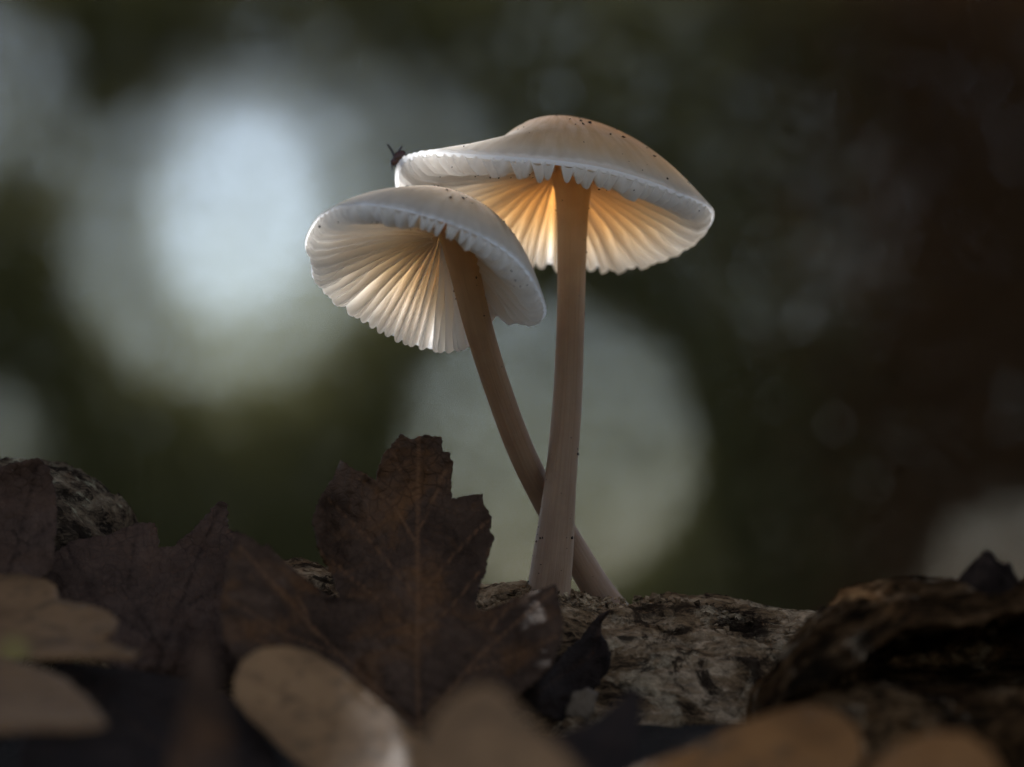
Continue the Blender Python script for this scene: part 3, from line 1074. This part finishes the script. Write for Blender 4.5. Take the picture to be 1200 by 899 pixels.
# dark leaves
OUT_J = [(714, 714), (700, 722), (689, 735), (682, 747), (666, 761), (652, 778), (629, 796), (602, 816), (608, 829), (637, 841), (660, 846), (672, 822), (695, 808),
         (710, 787), (715, 764), (705, 747), (703, 732)]
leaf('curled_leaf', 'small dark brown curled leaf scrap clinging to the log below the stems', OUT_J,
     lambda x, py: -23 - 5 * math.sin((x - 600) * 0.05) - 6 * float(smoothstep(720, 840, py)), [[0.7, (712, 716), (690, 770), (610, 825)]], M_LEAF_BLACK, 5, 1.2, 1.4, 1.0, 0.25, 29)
OUT_K = [(630, 880), (660, 858), (695, 845), (728, 818), (746, 800), (753, 830), (747, 870), (730, 920), (660, 930)]
leaf('pointed_leaf', 'blurred pointed dark leaf tip over the lower face of the log', OUT_K,
     lambda x, py: -84 - 16 * float(np.clip((py - 800) / 120, 0, 1)), [[0.7, (745, 803), (690, 900)]], M_LEAF_BLACK, 7, 1.0, 0.6, 0.8, 0.25, 31)
OUT_L = [(234, 742), (254, 780), (270, 850), (282, 960), (190, 960), (203, 850), (220, 780)]
leaf('pointed_leaf', 'narrow dark brown blurred leaf standing beside the speckled tan leaf', OUT_L,
     lambda x, py: -112 - 14 * float(np.clip((py - 740) / 200, 0, 1)), [[0.8, (235, 745), (238, 950)]], M_LEAF_DARK, 8, 0.8, 0.5, 0.8, 0.25, 33)
OUT_M = [(70, 775), (160, 785), (230, 800), (300, 830), (330, 900), (260, 960), (120, 950), (20, 900), (30, 830)]
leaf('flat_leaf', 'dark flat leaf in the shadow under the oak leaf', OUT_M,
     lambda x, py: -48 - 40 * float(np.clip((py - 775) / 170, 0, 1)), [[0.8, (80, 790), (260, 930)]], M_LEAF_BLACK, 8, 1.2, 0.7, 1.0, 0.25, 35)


OUT_N = [(663, 838), (672, 811), (684, 808), (699, 814), (697, 826), (690, 842), (676, 840)]
leaf('wood_chip', 'small pale wood chip lying below the curled leaf scrap', OUT_N, lambda x, py: -33, [], M_CHIP, 5, 0.8, 0.4, 0.3, 1.6, 41, cat='wood chip')


# ------------------------------------------------------------------ lichen-covered wood at the left
def blob_wood(name, label, pts_top, y, R, seed, x0, x1, mat, cat):
    root = empty(name, (0.5 * (x0 + x1), y, pts_top(0.5 * (x0 + x1)) - 2 * R))
    tag(root, label, cat)
    xs = np.linspace(x0, x1, 170)
    def rf(x):
        u = (x - x0) / (x1 - x0)
        return max(R * math.sqrt(max(1 - abs(2 * u - 1) ** 4, 0.02)), 1.0)
    tube_log('bark', xs, pts_top, y, rf, 1.0, mat, 300, seed, 1.15, root)
    return root


wood_top = interp_top([(-160, 570), (-60, 556), (0, 550), (60, 543), (85, 547), (110, 562), (135, 582), (150, 600), (165, 640), (180, 690)], 6)
xw0, xw1 = P(-150, 600, 6)[0], P(172, 600, 6)[0]
blob_wood('broken_wood', 'lichen-covered end of broken wood rising behind dark leaves', wood_top, 8, 17, 6.1, xw0, xw1, M_LICHEN, 'wood')


# ------------------------------------------------------------------ hollow bark at the right
def hollow_bark():
    Y = -42
    tops = interp_top([(880, 830), (905, 790), (930, 752), (960, 724), (990, 702), (1020, 690), (1060, 684), (1100, 682), (1130, 684), (1200, 682), (1300, 676), (1400, 690)], Y)
    lip = interp_top([(880, 860), (930, 800), (960, 790), (998, 772), (1041, 753), (1082, 741), (1159, 735), (1200, 728), (1300, 720), (1400, 730)], Y - 14)
    low = interp_top([(880, 870), (930, 812), (960, 804), (1040, 804), (1120, 808), (1200, 804), (1300, 800), (1400, 800)], Y - 16)
    root = empty('hollow_bark', (56, Y, -40))
    tag(root, 'hollow curl of rotten brown bark with dark cavity beside the log', 'bark')
    x0, x1 = P(885, 700, Y)[0], P(1400, 700, Y)[0]
    v, pit = [], []
    xs = np.linspace(x0, x1, 190)
    K = 0
    for x in xs:
        T, Lp, Lo = tops(x), lip(x), low(x)
        Lp = min(Lp, T - 1.5)
        Lo = min(Lo, Lp - 0.5)
        B = -36
        e = float(smoothstep(x0 + 4, x0 + 16, x))
        prof = [(22, B), (20, 0.5 * (B + T)), (12, T - 2), (5, T), (-3, T - 0.6), (-9, 0.5 * (T + Lp) + 0.9), (-14, Lp + 1.0), (-15.5, Lp), (-13, Lp + 0.3),
                (-4 * e - 12 * (1 - e), Lp + 0.6), (8 * e - 13 * (1 - e), 0.6 * Lp + 0.4 * Lo), (10 * e - 13 * (1 - e), 0.2 * Lp + 0.8 * Lo), (-2 * e - 13 * (1 - e), Lo - 0.6), (-14, Lo - 0.4), (-17, Lo - 2), (-20, Lo - 7), (-18, B)]
        s = spline(prof, 110)
        K = len(s)
        for (yy, zz) in s:
            f = fbm((x * 0.6, yy, zz), 0.14, 5, 3.3)
            g = fbm((x * 0.6, yy, zz), 0.5, 4, 7.3)
            d = 1.9 * f + 1.0 * g + 0.4 * fbm((x * 0.6, yy, zz), 1.5, 3, 1.3)
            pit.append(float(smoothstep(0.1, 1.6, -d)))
            v.append((x, Y + yy + d * 0.7, zz + d * 0.7))
    f = grid_faces(len(xs), K)
    f += [tuple((i * K, i * K + K - 1, (i + 1) * K + K - 1, (i + 1) * K)) for i in range(len(xs) - 1)]
    f.append(tuple(range(K)))
    f.append(tuple((len(xs) - 1) * K + k for k in range(K)))
    o = mesh_obj('bark', v, f, M_SHELL, root, attrs={'pit': pit})
    fix_normals(o)
    # the dark knob on its crest
    a = P(1120, 690, Y - 4); b = P(1157, 645, Y - 4); c = P(1215, 690, Y - 4)
    kv = []
    KR, KS = 30, 40
    prof = [(1118, 700), (1126, 674), (1136, 664), (1147, 652), (1156, 645), (1163, 650), (1170, 663), (1180, 662), (1187, 670), (1196, 684), (1204, 705)]
    pr = spline([(p, q) for p, q in prof], KS)
    for (px, py) in pr:
        w = 5.5 * math.sqrt(max(0.05, 1 - ((px - 1160) / 48) ** 2))
        tp = P(px, py, Y - 3)
        for k in range(KR):
            t = math.pi * k / (KR - 1)
            d = 0.5 * fbm((px * 0.05, py * 0.05, k * 0.12), 1.0, 4, 2.0)
            kv.append((tp[0] + d * 0.4, tp[1] - (w + d) * math.cos(t), tp[2] - (1 - math.sin(t)) * 5 + d))
    kn = mesh_obj('knob', kv, grid_faces(KS, KR), M_LEAF_BLACK_BARK, root, attrs={'pit': np.zeros(len(kv))})
    kn['label'] = 'dark pointed knob on the crest'


M_LEAF_BLACK_BARK = mat_bark('dark_knob_bark', (0.012, 0.009, 0.008), (0.03, 0.02, 0.016), (0.06, 0.04, 0.03))
hollow_bark()


# ------------------------------------------------------------------ insect
def ellipsoid(c, r, nu=14, nv=10, rot=0.0):
    v, f = [], []
    for i in range(nv + 1):
        a = math.pi * i / nv
        for k in range(nu):
            b = 2 * math.pi * k / nu
            x, y, z = r[0] * math.cos(a), r[1] * math.sin(a) * math.cos(b), r[2] * math.sin(a) * math.sin(b)
            v.append((c[0] + x * math.cos(rot) - z * math.sin(rot), c[1] + y, c[2] + x * math.sin(rot) + z * math.cos(rot)))
    return v, grid_faces(nv + 1, nu, wrap_v=True)


def insect():
    n = NT('insect_shell')
    n.set(Base_Color=n.mix(n.noise(n.coord('Object'), 2500, 2), (0.02, 0.008, 0.006), (0.09, 0.03, 0.018)), Roughness=0.25)
    m_shell = n.m
    m_leg = mat_plain('insect_limb', (0.03, 0.028, 0.026), (0.06, 0.055, 0.05), 3000, 0.5)
    a = cap1.pt(0.99, ang(188)) + np.array([-0.1, -1.0, 1.05])
    root = empty('insect', a)
    tag(root, 'tiny dark red insect with two antennae perched on the cap rim', 'insect')
    D = lambda x, z, y=0.0: a + np.array([x, y, z])
    v, f = ellipsoid(D(0.25, 0.12), (1.05, 0.7, 0.72), rot=0.75)
    mesh_obj('body', v, f, m_shell, root)
    v, f = ellipsoid(D(-0.35, -0.55, -0.1), (0.6, 0.52, 0.52), rot=0.9)
    mesh_obj('head', v, f, m_shell, root)
    for p in ([(-0.4, 0.3), (-0.75, 1.0), (-1.25, 1.75)], [(0.1, 0.6), (0.35, 1.05), (0.65, 1.5)]):
        v, f = rod([D(x, z, -0.2) for x, z in p], 0.19, 0.13)
        mesh_obj('antenna', v, f, m_leg, root)
    for p in ([(-0.4, -0.7), (-0.75, -0.9), (-0.6, -1.4), (-0.7, -1.7)], [(0.0, -0.5), (-0.25, -0.9), (-0.15, -1.3)], [(0.5, -0.1), (0.85, -0.1), (1.0, -0.5)]):
        v, f = rod([D(x, z, -0.35) for x, z in p], 0.14, 0.09)
        mesh_obj('leg', v, f, m_leg, root)

insect()
